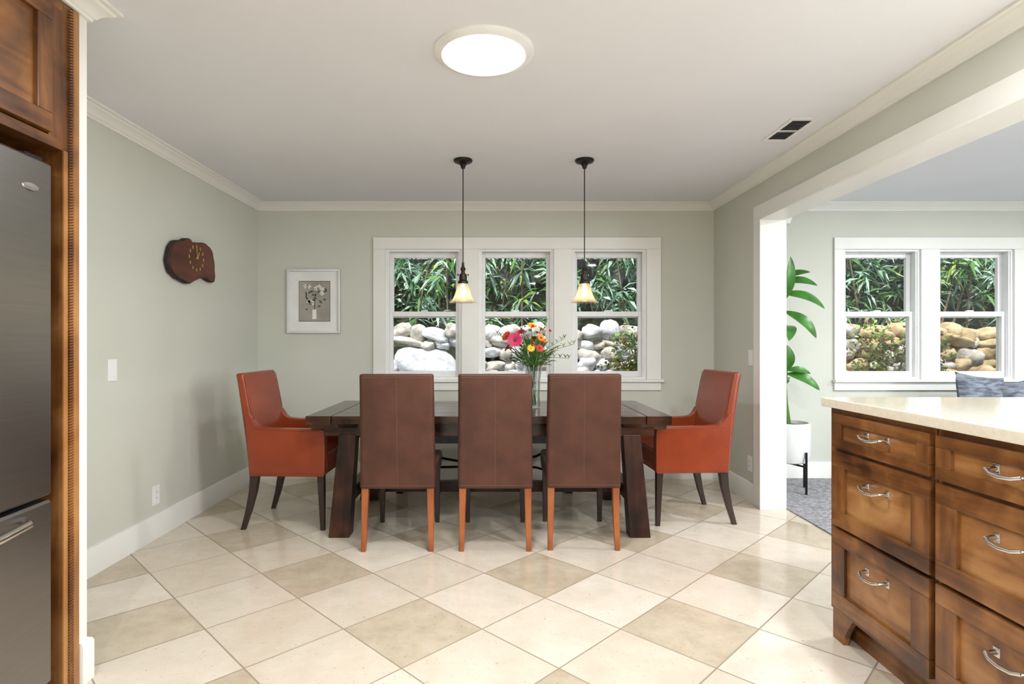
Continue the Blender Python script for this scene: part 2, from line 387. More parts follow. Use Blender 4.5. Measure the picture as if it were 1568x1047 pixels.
for y0,y1 in ((.975,1.43),(1.435,1.89)):
    r=.062; z0,z1=1.905,2.335
    b.box(fx-.015,fx+.018,y0,y1,z0,z0+r,'wood_y',.003); b.box(fx-.015,fx+.018,y0,y1,z1-r,z1,'wood_y',.003)
    b.box(fx-.015,fx+.018,y0,y0+r,z0+r,z1-r,'wood_z',.003); b.box(fx-.015,fx+.018,y1-r,y1,z0+r,z1-r,'wood_z',.003)
    b.box(fx-.015,fx+.003,y0+r,y1-r,z0+r,z1-r,'wood_panel')
b.done()
b=B('refrigerator')
b.box(XL+.03,-1.53,.955,1.88,0,1.79,'darkgap')
def fdoor(z0,z1):
    R=[]
    n=12
    for i in range(n+1):
        y=.96+(1.885-.96)*i/n; u=(i/n-.5)*2; x=-1.455+.022*(1-u*u)
        R.append([(-1.525,y,z0),(x-.008,y,z0),(x,y,z0+.008),(x,y,z1-.008),(x-.008,y,z1),(-1.525,y,z1)])
    b.rings(R,'steel')
fdoor(.715,1.80); fdoor(.10,.70)
b.box(-1.56,-1.50,.96,1.88,.03,.09,'darkgap')
b.tube([(-1.44,1.76,.668),(-1.395,1.72,.668),(-1.375,1.6,.665),(-1.37,1.42,.66),(-1.375,1.24,.665),(-1.395,1.12,.668),(-1.44,1.08,.668)],.013,'chrome',10)
b.tube([(-1.44,1.03,.78),(-1.39,1.03,.82),(-1.375,1.03,.95),(-1.375,1.03,1.35),(-1.39,1.03,1.48),(-1.44,1.03,1.52)],.014,'chrome',10)
b.lathe([(.0,0),(.024,0),(.026,.002),(.024,.005),(0,.006)],(0,0,0),'chrome',24,T=Matrix.Translation((-1.447,1.79,1.70))@Matrix.Rotation(math.pi/2,4,'Y')@Matrix.Diagonal((.45,1.25,1,1)))
b.box(-1.53,-1.47,1.80,1.87,1.80,1.815,'darkgap',.003)
b.done()

# ------------------------------------------------------------------ island
b=B('kitchen_island')
ix=1.40; Y0,Y1=.70,2.375; IX2=2.40
b.box(ix,IX2,Y0,Y1,.12,.947,'wood_y')
b.box(ix+.06,IX2-.06,Y0+.05,Y1-.002,.0,.12,'wood_y')
foot=[(Y1,0),(Y1,.12),(Y1-.13,.12),(Y1-.115,.10),(Y1-.09,.06),(Y1-.075,.03),(Y1-.07,.0)]
b.rings([[(ix,y,z) for y,z in foot],[(ix+.022,y,z) for y,z in foot]],'wood_y')
b.box(ix+.022,ix+.06,Y1-.022,Y1,0,.12,'wood_y')
b.box(ix-.035,IX2+.03,Y0-.03,Y1+.03,.948,.985,'counter',.005)
rows=[(.788,.925),(.475,.775),(.145,.462)]
hz=[.862,.672,.355]
cols=[(2.35,1.825),(1.80,1.27),(1.245,.72)]
for (ya,yb) in cols:
    y0,y1=min(ya,yb),max(ya,yb)
    b.box(ix-.001,ix+.001,y0-.014,y0-.010,.13,.94,'darkgap')
    for (z0,z1),h in zip(rows,hz):
        r=.038 if z1-z0<.2 else .062; X0,X1=ix-.02,ix
        b.box(X0,X1,y0,y1,z0,z0+r,'wood_y',.002); b.box(X0,X1,y0,y1,z1-r,z1,'wood_y',.002)
        b.box(X0,X1,y0,y0+r+.02,z0+r,z1-r,'wood_z',.002); b.box(X0,X1,y1-r-.02,y1,z0+r,z1-r,'wood_z',.002)
        b.box(ix-.008,X1,y0+r+.02,y1-r-.02,z0+r,z1-r,'wood_panel')
        yc=(y0+y1)/2
        hw=.055
        for sgn in (-1,1):
            b.tube([(ix-.008,yc+sgn*hw,h+.004),(ix-.03,yc+sgn*hw,h+.004),(ix-.042,yc+sgn*(hw-.004),h+.001)],[.009,.006,.0055],'chrome',10)
            b.box(ix-.012,ix-.006,yc+sgn*hw-.011,yc+sgn*hw+.011,h-.010,h+.018,'chrome',.002)
        b.tube([(ix-.042,yc-hw,h+.004),(ix-.05,yc-hw*.6,h-.004),(ix-.052,yc,h-.007),(ix-.05,yc+hw*.6,h-.004),(ix-.042,yc+hw,h+.004)],.0058,'chrome',10)
b.box(ix,ix+.06,Y1,Y1+.012,.12,.947,'wood_z'); b.box(IX2-.06,IX2,Y1,Y1+.012,.12,.947,'wood_z')
b.done()

# ------------------------------------------------------------------ table
b=B('dining_table')
tx0,tx1,ty0,ty1=-1.18,1.11,3.59,4.52
n=5
w=(ty1-ty0)/n
for i in range(n): b.box(tx0+.16,tx1-.16,ty0+i*w+.001,ty0+(i+1)*w-.001,.70,.75,'table',.004)
b.box(tx0,tx0+.158,ty0-.008,ty1+.008,.695,.752,'table',.006); b.box(tx1-.158,tx1,ty0-.008,ty1+.008,.695,.752,'table',.006)
b.box(tx0+.10,tx1-.10,ty0+.04,ty0+.09,.62,.70,'table',.004); b.box(tx0+.10,tx1-.10,ty1-.09,ty1-.04,.62,.70,'table',.004)
for sg,xt,xb in ((-1,-.925,-.965),(1,.865,.905)):
    for yy,yo in ((3.665,3.615),(4.42,4.46)):
        b.hexa([(xb-.065,yo-.055,0),(xb+.065,yo-.055,0),(xb+.065,yo+.055,0),(xb-.065,yo+.055,0),
                (xt-.055,yy-.05,.63),(xt+.055,yy-.05,.63),(xt+.055,yy+.05,.63),(xt-.055,yy+.05,.63)],'tleg',.006)
    b.hexa([(xt-.06,3.70,.60),(xt+.06,3.70,.60),(xt+.06,4.40,.60),(xt-.06,4.40,.60),(xt-.06,3.60,.70),(xt+.06,3.60,.70),(xt+.06,4.50,.70),(xt-.06,4.50,.70)],'tleg',.005)
    xo=tx0+.02 if sg<0 else tx1-.02
    b.hexa([(min(xt,xo),3.64,.66),(max(xt,xo),3.64,.66),(max(xt,xo),4.48,.66),(min(xt,xo),4.48,.66),(min(xt,xo),3.62,.70),(max(xt,xo),3.62,.70),(max(xt,xo),4.50,.70),(min(xt,xo),4.50,.70)],'table',.003)
    b.box(xb-.035,xb+.035,3.66,4.41,.16,.25,'tleg',.005)
b.box(-.92,.86,4.00,4.06,.17,.24,'tleg',.005)
b.done()

# ------------------------------------------------------------------ parsons chair
def parsons(x,y,rz=0):
    b=B('dining_chair')
    secs=[]
    for z in (.36,.45,.55,.65,.75,.85,.95,1.03):
        t=(z-.36)/.67
        secs.append((0,-.245-.055*t**1.3,z,.219-.006*t,.036-.006*t,.022))
    b.loft(secs,'brown',.012)
    b.loft([(0,.04,.365,.212,.255,.03),(0,.04,.42,.215,.262,.035),(0,.04,.485,.215,.262,.035)],'brown',.02)
    for sx in (0,-.205,.205):
        P=[]
        for z in (.37,.5,.65,.8,.95,1.018):
            t=(z-.36)/.67; P.append((sx*(1-.02*t),-.245-.055*t**1.3-(.036-.006*t)+(0.0005 if sx==0 else .006),z))
        b.tube(P,.0018,'seam',6)
    b.tube([(-.2,-.3285,1.010),(0,-.3295,1.011),(.2,-.3285,1.010)],.0016,'seam',6)
    b.tube([(-.205,-.282,.380),(0,-.2835,.380),(.205,-.282,.380)],.0018,'seam',6)
    for sx in (-1,1):
        b.loft([(sx*.196,-.275,0,.014,.016,.004),(sx*.193,-.258,.15,.017,.019,.004),(sx*.190,-.248,.375,.021,.024,.004)],'oleg')
        b.loft([(sx*.185,.262,0,.014,.014,.004),(sx*.183,.255,.375,.020,.020,.004)],'dleg')
    b.done((x,y,0),rz)
parsons(-.566,3.615,0.01); parsons(0.005,3.62); parsons(.525,3.635,-.01)

# ------------------------------------------------------------------ arm chairs
def armchair(x,y,rz):
    b=B('dining_armchair')
    secs=[]
    for z in (.35,.45,.55,.65,.75,.85,.94,1.01):
        t=(z-.35)/.66
        secs.append((0,-.20-.105*t**1.15,z,.262-.012*t,.042-.012*t,.024))
    b.loft(secs,'orange',.014)
    b.loft([(0,.03,.36,.21,.215,.02),(0,.03,.40,.212,.22,.03),(0,.035,.495,.205,.215,.035)],'orange',.02)
    b.box(-.25,.25,-.22,.235,.345,.38,'orange',.008)
    for sx in (-1,1):
        xo=sx*.272; xi=sx*.205
        prof=[(-.235,.35),(.245,.35),(.255,.365),(.255,.625),(.248,.645),(.23,.655),(.10,.655),(-.10,.658),(-.17,.665),(-.205,.69),(-.235,.735),(-.262,.735),(-.25,.60)]
        a,c=min(xo,xi),max(xo,xi); e=.008
        def ins(p,d):
            return [(q[0]-d*(1 if q[0]>0 else -1),q[1]-d*(1 if q[1]>.5 else -1)) for q in p]
        R=[[(a,)+q for q in ins(prof,e)],[(a+e,)+q for q in prof],[(c-e,)+q for q in prof],[(c,)+q for q in ins(prof,e)]]
        b.rings([[tuple(p) for p in r] for r in R],'orange')
        b.tube([(sx*.2725,-.20,.655),(sx*.2725,.10,.643),(sx*.2725,.248,.640)],.0018,'orange_dk',6)
        b.tube([(sx*.2725,-.232,.37),(sx*.2725,.25,.37)],.0018,'orange_dk',6)
        b.loft([(sx*.235,-.285,0,.014,.015,.004),(sx*.232,-.25,.12,.017,.019,.004),(sx*.228,-.222,.25,.021,.024,.004),(sx*.225,-.212,.352,.024,.027,.004)],'dleg')
        b.loft([(sx*.235,.235,0,.014,.014,.004),(sx*.228,.222,.352,.022,.022,.004)],'dleg')
        P=[]
        for z in (.74,.85,.94,.995):
            t=(z-.35)/.66; P.append((sx*(.262-.012*t-.004),-.20-.105*t**1.15+(.042-.012*t)-.004,z))
        b.tube(P,.002,'orange_dk',6)
    b.done((x,y,0),rz)
armchair(-1.335,3.955,-math.pi/2-.03); armchair(1.30,4.05,math.pi/2+.06)

# ------------------------------------------------------------------ bench
b=B('upholstered_bench')
yb=4.74
b.loft([(-.08,yb,.40,.80,.16,.03),(-.08,yb,.44,.81,.17,.03),(-.08,yb,.50,.80,.165,.03)],'gray_fab',.02)
for sx in (-.76,.60):
    for y in (yb-.12,yb+.12): b.loft([(sx,y,0,.025,.022,.003),(sx,y,.41,.028,.026,.003)],'tleg')
    b.box(sx-.02,sx+.02,yb-.12,yb+.12,.10,.14,'tleg')
b.tube([(-.74,yb-.05,.40),(-.5,yb-.05,.28),(-.08,yb-.05,.20),(.34,yb-.05,.28),(.58,yb-.05,.40)],.01,'iron')
b.tube([(-.74,yb-.05,.12),(-.5,yb-.05,.19),(-.08,yb-.05,.20),(.34,yb-.05,.19),(.58,yb-.05,.12)],.01,'iron')
b.done()

# ------------------------------------------------------------------ flowers
b=B('flower_vase')
vx,vy=.275,4.05; z=.753
b.lathe([(.0,0),(.046,0),(.050,.01),(.046,.08),(.050,.20),(.066,.30),(.063,.30),(.047,.20),(.043,.08),(.046,.012),(0,.010)],(vx,vy,z),'vase',32)
rnd=random.Random(3)
def flower(c,d,r,n,kp,kc='fcent',cup=.25,layers=2):
    d=Vector(d).normalized(); q=d.to_track_quat('Z','Y').to_matrix().to_4x4(); T=Matrix.Translation(c)@q
    for l in range(layers):
        rr=r*(1-.22*l)
        for i in range(n):
            a=2*math.pi*(i+.5*l)/n; dx,dy=math.cos(a),math.sin(a)
            b.leaf((dx*rr*.12,dy*rr*.12,.002+.004*l),(dx*rr,dy*rr,rr*cup+.004*l),rr*2*math.pi/n*.85,kp,.06,n=4,fold=.1,T=T)
    b.lathe([(0,.012),(r*.16,.011),(r*.22,.006),(r*.24,0),(0,-.012)],(0,0,.002),kc,14,T=T)
FL=[((.145,3.96,1.225),(-.2,-1,.25),.060,20,'magenta'),((.09,4.03,1.25),(-.7,-.6,.5),.045,14,'red'),((.26,4.03,1.325),(.1,-.6,.9),.036,12,'yellow'),
    ((.19,4.08,1.28),(-.3,-.6,.8),.034,13,'red'),((.32,3.99,1.24),(.5,-.8,.4),.034,14,'orangep'),((.25,3.94,1.17),(.1,-1,.3),.030,12,'yellow'),((.33,4.08,1.30),(.5,-.3,.8),.032,12,'orangep'),
    ((.10,4.10,1.17),(-.8,-.2,.5),.04,13,'magenta'),((.29,4.15,1.22),(.4,.6,.6),.045,14,'red'),((.31,3.95,1.17),(.3,-1,.2),.030,12,'red')]
for c,d,r,n,k in FL:
    flower(c,d,r,n,k,'fcent' if k!='yellow' else 'orangep')
    c=Vector(c); b0=Vector((vx+(c.x-vx)*-.15,vy+(c.y-vy)*-.15,z+.015)); m1=Vector((vx+(c.x-vx)*.25,vy+(c.y-vy)*.25,z+.30))
    b.tube([b0,m1,c-Vector(d).normalized()*.01],.0028,'stem',6)
for i in range(120):
    a=rnd.uniform(0,2*math.pi); el=rnd.uniform(.2,1.4); L=rnd.uniform(.10,.28)
    s0=Vector((vx,vy,z+.28)); d=Vector((math.cos(a)*math.cos(el),math.sin(a)*math.cos(el),math.sin(el)))
    m=s0+d*L*.55; e=s0+d*L+Vector((0,0,-.02))
    b.tube([s0,m,m+(e-m)*.3],.0016,'stem',5); b.leaf(m,e,rnd.uniform(.014,.03),rnd.choice(['bleaf','bleaf','stem']),.1,n=4)
for (ex,ey,ez) in ((.55,3.98,1.20),(.52,4.0,1.10),(.50,4.1,1.24),(.02,4.0,1.27),(.16,4.02,1.36),(.36,4.0,1.35)):
    s0=Vector((vx,vy,z+.28)); e=Vector((ex,ey,ez)); m=(s0+e)/2+Vector((0,0,.04)); b.tube([s0,m,e],.0016,'stem',5)
    for t in (.45,.6,.75,.9,1.0):
        p=m+(e-m)*(t*2-1) if t>.5 else s0+(m-s0)*t*2
        for sg in (-1,1): b.leaf(p,p+Vector((sg*.02,rnd.uniform(-.02,.02),.03)),.012,'bleaf',.1,n=3)
for i in range(34):
    a=rnd.uniform(0,6.28); r=rnd.uniform(.04,.14); p=Vector((vx-.02+r*math.cos(a),vy+r*math.sin(a),z+rnd.uniform(.38,.58)))
    flower(p,(math.cos(a),math.sin(a)-.5,.8),rnd.uniform(.010,.017),6,rnd.choice(['yellow','yellow','orangep','red']),layers=1)
b.done(wn=False,recalc=False)

# ------------------------------------------------------------------ pendants
def pendant(x,y):
    b=B('pendant_light')
    b.lathe([(0,CH),(.062,CH),(.064,CH-.008),(.058,CH-.018),(.03,CH-.026),(.018,CH-.04),(.012,CH-.06),(0,CH-.062)],(0,0,0),'bronze',32)
    b.tube([(0,0,CH-.06),(0,0,1.74)],.0035,'bronze',8)
    b.lathe([(0,1.75),(.007,1.75),(.009,1.72),(.016,1.71),(.018,1.70),(.012,1.69),(.014,1.675),(.024,1.67),(.026,1.655),(.026,1.63),(.034,1.622),(.034,1.606),(.02,1.604),(0,1.604)],(0,0,0),'bronze',24)
    b.tube([(-.03,0,1.665),(-.038,0,1.665)],.006,'bronze'); b.tube([(.03,0,1.665),(.038,0,1.665)],.006,'bronze')
    b.lathe([(.030,1.612),(.036,1.60),(.044,1.575),(.050,1.55),(.058,1.525),(.072,1.500),(.086,1.486),(.092,1.482),(.093,1.479),(.090,1.479),(.084,1.483),(.070,1.497),(.056,1.522),(.048,1.548),(.042,1.573),(.034,1.598),(.028,1.612)],(0,0,0),'shade',40)
    b.lathe([(0,1.602),(.012,1.60),(.012,1.585),(.017,1.567),(.020,1.55),(.017,1.534),(.010,1.524),(0,1.520)],(0,0,0),'bulb',20)
    b.done((x,y,0))
    l=bpy.data.lights.new('pendant_glow','POINT'); l.energy=2.0; l.color=(1,.78,.5); l.shadow_soft_size=.02
    o=bpy.data.objects.new('pendant_glow',l); S.collection.objects.link(o); o.location=(x,y,1.50)
pendant(-.211,3.87); pendant(.607,3.87)

# ------------------------------------------------------------------ ceiling fixtures
b=B('tubular_skylight')
sx,sy=-.045,2.43
b.lathe([(.212,CH),(.212,CH-.006),(.202,CH-.013),(.187,CH-.016),(.179,CH-.02),(.175,CH-.018),(.175,CH)],(sx,sy,0),'white',64)
b.lathe([(.177,CH-.014),(.16,CH-.022),(.10,CH-.028),(0,CH-.03)],(sx,sy,0),'lens',64)
b.done(wn=False)
b=B('ceiling_vent')
vx0,vx1,vy0,vy1=1.625,1.775,3.14,3.50
b.box(vx0,vx0+.022,vy0,vy1,CH-.007,CH,'plate',.002); b.box(vx1-.022,vx1,vy0,vy1,CH-.007,CH,'plate',.002)
b.box(vx0+.022,vx1-.022,vy0,vy0+.03,CH-.007,CH,'plate',.002); b.box(vx0+.022,vx1-.022,vy1-.03,vy1,CH-.007,CH,'plate',.002)
b.box(vx0+.022,vx1-.022,vy0+.03,vy1-.03,CH-.0015,CH,'darkgap')
for i in range(14):
    y=vy0+.042+i*.0212; 
    if abs(i-7)<1: b.box(vx0+.022,vx1-.022,y-.008,y+.012,CH-.006,CH-.001,'plate')
    b.hexa([(vx0+.022,y,CH-.006),(vx1-.022,y,CH-.006),(vx1-.022,y+.004,CH-.006),(vx0+.022,y+.004,CH-.006),(vx0+.022,y+.006,CH-.0015),(vx1-.022,y+.006,CH-.0015),(vx1-.022,y+.010,CH-.0015),(vx0+.022,y+.010,CH-.0015)],'gray_fab')
b.done()
b=B('motion_sensor'); b.loft([(2.58,YB-.03,2.25,.022,.03,.012),(2.58,YB-.035,2.30,.034,.035,.015),(2.58,YB-.03,2.35,.03,.03,.012)],'plate',.008); b.done()

# ------------------------------------------------------------------ wall plates
def plate(name,side,y,z,kind):
    b=B(name); s=1 if side=='L' else -1; x=XL if side=='L' else XR
    def bx(d0,d1,a0,a1,c0,c1,k,bev=0): 
        xa,xb=x+s*d0,x+s*d1; b.box(min(xa,xb),max(xa,xb),y+a0,y+a1,z+c0,z+c1,k,bev)
    bx(0,.006,-.037,.037,-.06,.06,'plate',.002)
    if kind=='switch':
        bx(.005,.008,-.017,.017,-.034,.034,'white',.001); bx(.007,.0095,-.015,.015,0,.032,'plate',.001)
    else:
        bx(.005,.009,-.017,.017,-.034,.034,'white',.001)
        for cz in (-.018,.018):
            for cy in (-.006,.006): bx(.009,.0095,cy-.001,cy+.001,cz-.005,cz+.005,'darkgap')
    b.done()
plate('light_switch','L',3.154,1.06,'switch'); plate('wall_outlet','L',3.56,.267,'o')
plate('light_switch','R',4.36,1.094,'switch'); plate('wall_outlet','R',4.37,.29,'o')

# ------------------------------------------------------------------ clock
b=B('wood_slab_clock')
O=[(3.632,1.730),(3.650,1.800),(3.70,1.862),(3.80,1.890),(3.878,1.915),(3.93,1.893),(4.02,1.908),(4.11,1.915),(4.19,1.885),(4.225,1.81),(4.240,1.73),(4.235,1.655),(4.17,1.650),(4.095,1.668),(4.02,1.655),(3.95,1.632),(3.878,1.606),(3.80,1.615),(3.72,1.632),(3.66,1.672)]
P=[]
n=len(O)
for i in range(n):
    p0,p1,p2,p3=[Vector(O[(i+k)%n]) for k in (-1,0,1,2)]
    for q in range(5):
        t=q/5; v=.5*((2*p1)+(p2-p0)*t+(2*p0-5*p1+4*p2-p3)*t*t+(3*p1-p0-3*p2+p3)*t**3)
        j=noise.noise(Vector((v.x*25,v.y*25,0)))*.008
        c=Vector((3.93,1.77)); v=v+(v-c).normalized()*j; P.append(v)
c=Vector((3.93,1.77))
def rg(x,s): return [(x,c.x+(p.x-c.x)*s,c.y+(p.y-c.y)*s) for p in P]
R=[rg(XL+.001,.93),rg(XL+.015,1.0),rg(XL+.035,1.0),rg(XL+.045,.955)]
b.rings(R,'bark',cap=False)
top=rg(XL+.046,.95); mid=rg(XL+.049,.5)
b.rings([R[-1],top],'bark',cap=False); b.rings([top,mid],'cface',cap=False)
nn_=len(P); b.add(mid+[(XL+.050,c.x,c.y)],[(i,(i+1)%nn_,nn_) for i in range(nn_)],'cface')
cy,cz=3.955,1.79; xf=XL+.0495
for h in range(12):
    a=math.radians(90-30*h); y=cy+.095*math.cos(a)*1.0; zz=cz+.080*math.sin(a)
    hw=.004; b.box(xf,xf+.003,y-hw,y+hw,zz-.011,zz+.011,'gold')
T=Matrix.Translation((xf+.006,cy,cz))
b.box(0,.002,-.003,.003,-.01,.070,'gold',T=T@Matrix.Rotation(.15,4,'X')); b.box(.002,.004,-.004,.004,-.01,.05,'gold',T=T@Matrix.Rotation(-.5,4,'X'))
b.box(-.006,.006,-.006,.006,-.006,.006,'gold',T=T)
b.done(wn=False)

# ------------------------------------------------------------------ picture
b=B('picture_frame')
px0,px1,pz0,pz1=-1.835,-1.362,1.29,1.857; f=.022
b.box(px0,px1,YB-.012,YB,pz0,pz1,'matb')
b.box(px0,px0+f,YB-.03,YB,pz0,pz1,'frame',.004); b.box(px1-f,px1,YB-.03,YB,pz0,pz1,'frame',.004)
b.box(px0+f,px1-f,YB-.03,YB,pz0,pz0+f,'frame',.004); b.box(px0+f,px1-f,YB-.03,YB,pz1-f,pz1,'frame',.004)
ax0,ax1,az0,az1=-1.727,-1.457,1.397,1.748; ya=YB-.0135
b.box(ax0-.004,ax1+.004,ya+.0005,ya+.001,az0-.004,az1+.004,'pdark'); b.box(ax0,ax1,ya-.0005,ya,az0,az1,'sepia')
r2=random.Random(11); cx=-1.59
for i in range(26):
    x=cx+r2.uniform(-.09,.09); zz=1.60+r2.uniform(-.10,.09); a=r2.uniform(0,6.28); L=r2.uniform(.02,.045)
    b.leaf((x,ya-.001,zz),(x+L*math.cos(a),ya-.0015,zz+L*math.sin(a)),.014,'pdark',0,up=(0,1,0),n=4,fold=0)
for i in range(9):
    x=cx+r2.uniform(-.085,.085); zz=1.62+r2.uniform(-.08,.09)
    for q in range(5):
        a=q*1.257+i; b.leaf((x,ya-.002,zz),(x+.024*math.cos(a),ya-.002,zz+.024*math.sin(a)),.015,'pwhite',0,up=(0,1,0),n=4,fold=0)
b.box(cx-.02,cx+.015,ya-.002,ya-.0005,1.415,1.50,'matb'); b.box(cx-.003,cx+.003,ya-.002,ya-.0005,1.50,1.60,'pdark')
b.done(wn=False,recalc=False)

# ------------------------------------------------------------------ potted plant
b=B('potted_fiddle_leaf_fig')
px,py=2.40,4.70
R=[]
seg=72
for r,z in ((.13,.24),(.15,.25),(.163,.30),(.165,.40),(.165,.545),(.160,.56),(.150,.56),(.148,.53)):
    R.append([(px+(r+(.003*(i%2) if .25<z<.55 and r>.15 else 0))*math.cos(2*math.pi*i/seg),py+(r+(.003*(i%2) if .25<z<.55 and r>.15 else 0))*math.sin(2*math.pi*i/seg),z) for i in range(seg)])
b.rings(R,'pot')
b.lathe([(0,.535),(.148,.53)],(px,py,0),'soil',24)
for a in (20,110,200,290):
    a=math.radians(a); b.tube([(px+.178*math.cos(a),py+.178*math.sin(a),0.009),(px+.178*math.cos(a),py+.178*math.sin(a),.34)],.009,'iron')
    b.tube([(px,py,.225),(px+.178*math.cos(a),py+.178*math.sin(a),.225)],.008,'iron')
b.tube([(px,py,.52),(2.37,4.70,1.0),(2.36,4.70,1.5),(2.35,4.70,1.72)],[.014,.011,.008,.005],'stem')
b.tube([(px+.03,py+.02,.52),(2.40,4.74,.80),(2.42,4.75,.98)],[.010,.008,.005],'stem')
LV=[((2.36,4.70,1.55),(2.37,4.60,1.90),.09),((2.36,4.70,1.70),(2.60,4.62,1.665),.085),((2.36,4.70,1.61),(2.67,4.64,1.48),.10),((2.38,4.70,1.46),(2.59,4.62,1.24),.115),
    ((2.36,4.70,1.60),(2.17,4.55,1.62),.12),((2.36,4.70,1.50),(2.17,4.75,1.42),.12),((2.36,4.70,1.66),(2.40,4.93,1.74),.11),((2.38,4.70,1.35),(2.28,4.45,1.22),.11),
    ((2.42,4.75,.98),(2.38,4.68,1.19),.09),((2.42,4.75,.95),(2.64,4.66,.82),.10),((2.42,4.75,.98),(2.60,4.72,.95),.07),((2.41,4.75,.92),(2.25,4.62,.84),.10),((2.41,4.75,.9),(2.45,4.94,.88),.10),
    ((2.36,4.70,1.72),(2.52,4.58,1.77),.07),((2.38,4.7,1.1),(2.20,4.72,1.02),.10)]
for a,c,w in LV:
    b.leaf(a,c,w,'pleaf',.14,n=12,fold=.15,up=(0,-.8,.6),pw=.65)
b.done(wn=False,recalc=False)

# ------------------------------------------------------------------ sofa & pillows
b=B('sofa')
b.box(3.50,5.60,4.08,4.98,.10,.42,'sofa',.04,3); b.box(3.50,5.60,4.80,5.0,.42,.73,'sofa',.05,3)
b.box(3.44,3.66,4.06,4.99,.10,.64,'sofa',.05,3); b.box(5.43,5.65,4.06,4.99,.10,.64,'sofa',.05,3)
b.box(3.67,4.53,4.06,4.80,.42,.54,'sofa',.045,3); b.box(4.55,5.42,4.06,4.80,.42,.54,'sofa',.045,3)
for x in (3.55,5.55):
    for y in (4.14,4.92): b.box(x-.03,x+.03,y-.03,y+.03,.008,.11,'dleg')
b.done()
def pillow(x,y,z,w,h,t,rx,rz,ry,k):
    b=B('throw_pillow'); n=14; T=Matrix.Translation((x,y,z))@Euler((rx,ry,rz)).to_matrix().to_4x4()
    for sg in (-1,1):
        vs=[];fs=[]
        for i in range(n+1):
            for j in range(n+1):
                u=i/n*2-1; v=j/n*2-1; th=t/2*((1-u**4)*(1-v**4))**.6
                vs.append((w/2*u*(1-.10*(1-v*v)),sg*th,h/2*v*(1-.10*(1-u*u))))
        for i in range(n):
            for j in range(n): q=i*(n+1)+j; fs.append((q,q+1,q+n+2,q+n+1))
        b.add(vs,fs,k,T)
    b.done(wn=False)
pillow(3.91,4.61,.755,.44,.40,.15,-.22,.1,.12,'pillow'); pillow(4.27,4.50,.75,.46,.40,.15,-.35,-.1,-.3,'pillow'); pillow(4.66,4.60,.75,.46,.40,.15,-.22,.05,.1,'pillow2')

# ------------------------------------------------------------------ outside
b=B('garden_ground'); b.box(-5,11,YB+.16,9.2,-.3,-.12,'ground'); b.done(wn=False)
rk=random.Random(5)
b=B('stone_retaining_wall')
def rock(cx,cy,cz,a,bb,c,k):
    bm=bmesh.new(); bmesh.ops.create_icosphere(bm,subdivisions=3,radius=1)
    off=Vector((rk.uniform(0,99),rk.uniform(0,99),0)); rot=Matrix.Rotation(rk.uniform(-.5,.5),3,'Y')
    vs=[]
    for v in bm.verts:
        p=v.co; nn=noise.noise(p*1.2+off)*.38+noise.noise(p*3.0+off)*.12
        p=p*(1+nn); p=Vector([math.copysign(abs(q)**.85,q) for q in p])
        vs.append(tuple(rot@Vector((p.x*a,p.y*bb,p.z*c))+Vector((cx,cy,cz))))
    bm.verts.index_update(); b.add(vs,[[q.index for q in f.verts] for f in bm.faces],k); bm.free()
rock(-.80,6.98,.93,.40,.18,.20,'rock3')
z=-.05
while z<1.32:
    h=rk.uniform(.12,.17) if z>.5 else rk.uniform(.24,.30); x=-4.2+rk.uniform(0,.2)
    while x<10:
        w=rk.uniform(.06,.15)*(1.6 if rk.random()<.12 else 1); hh=h*rk.uniform(.42,.72)
        if not(-1.20<x+w<-.42 and .78<z+h/2<1.06):
            k=rk.choice(['rock','rock','rock3','rock3']) if x<2.5 else rk.choice(['rock2','rock2','rock'])
            rock(x+w,6.98+.04*z+rk.uniform(-.04,.04),z+h/2+rk.uniform(-.04,.04),w*1.08,.14,hh,k)
        x+=w*1.8
    z+=h*.9
b.done(wn=False,angle=80)

rf=random.Random(21)
def clump(cx,cy,cz,n,L0,L1,W,ks,spread=.25,el0=-.9,el1=1.0,ymax=99):
    for _ in range(n):
        a=rf.uniform(0,6.283); el=rf.uniform(el0,el1); L=rf.uniform(L0,L1)
        d=Vector((math.cos(a)*math.cos(el),math.sin(a)*math.cos(el),math.sin(el)))
        o=Vector((cx+rf.gauss(0,spread*.4),min(cy+rf.gauss(0,spread*.4),ymax),cz+rf.gauss(0,spread*.4)))
        side=d.cross(Vector((rf.uniform(-.6,.6),rf.uniform(-1,0),rf.uniform(.2,1)))).normalized()*W*rf.uniform(.7,1.2)*.5
        e=o+d*L+Vector((0,0,-.25*L)); m=o+d*L*.45
        b.add([o,m-side,e,m+side],[(0,1,2,3)],rf.choice(ks))
b=B('garden_hedge')
R=[]
for i in range(61):
    x=-5+16*i/60; R.append([(x,7.36,-.12),(x,7.38,1.15),(x,8.0,1.5+.2*noise.noise(Vector((x,2,0)))),(x,8.9,2.4),(x,9.1,-.12)])
b.rings(R,'bank')
for i in range(14): b.box(-5,11,8.60,8.63,1.9+i*.14,2.03+i*.14,'fence')
for i in range(760):
    x=rf.uniform(-3.2,9.0); z=1.38+rf.random()**.8*2.2; y=7.42+rf.uniform(-.2,.8)+.25*(z-1.3)
    t=noise.noise(Vector((x*.9,z*.9,3)))
    if t>.1: ks=['lf4','lf1','lf3','lf3']
    elif t>-.15: ks=['lf1','lf1','lf2','lf3','lf3']
    else: ks=['lf2','lf1','lf3','lf3','lf3']
    for _ in range(2):
        cx=x+rf.gauss(0,.12); cy=y+rf.gauss(0,.1); cz=z+rf.gauss(0,.10)
        clump(cx,cy,cz,10,.17,.30,.042,ks,.05,-1.1,.9)
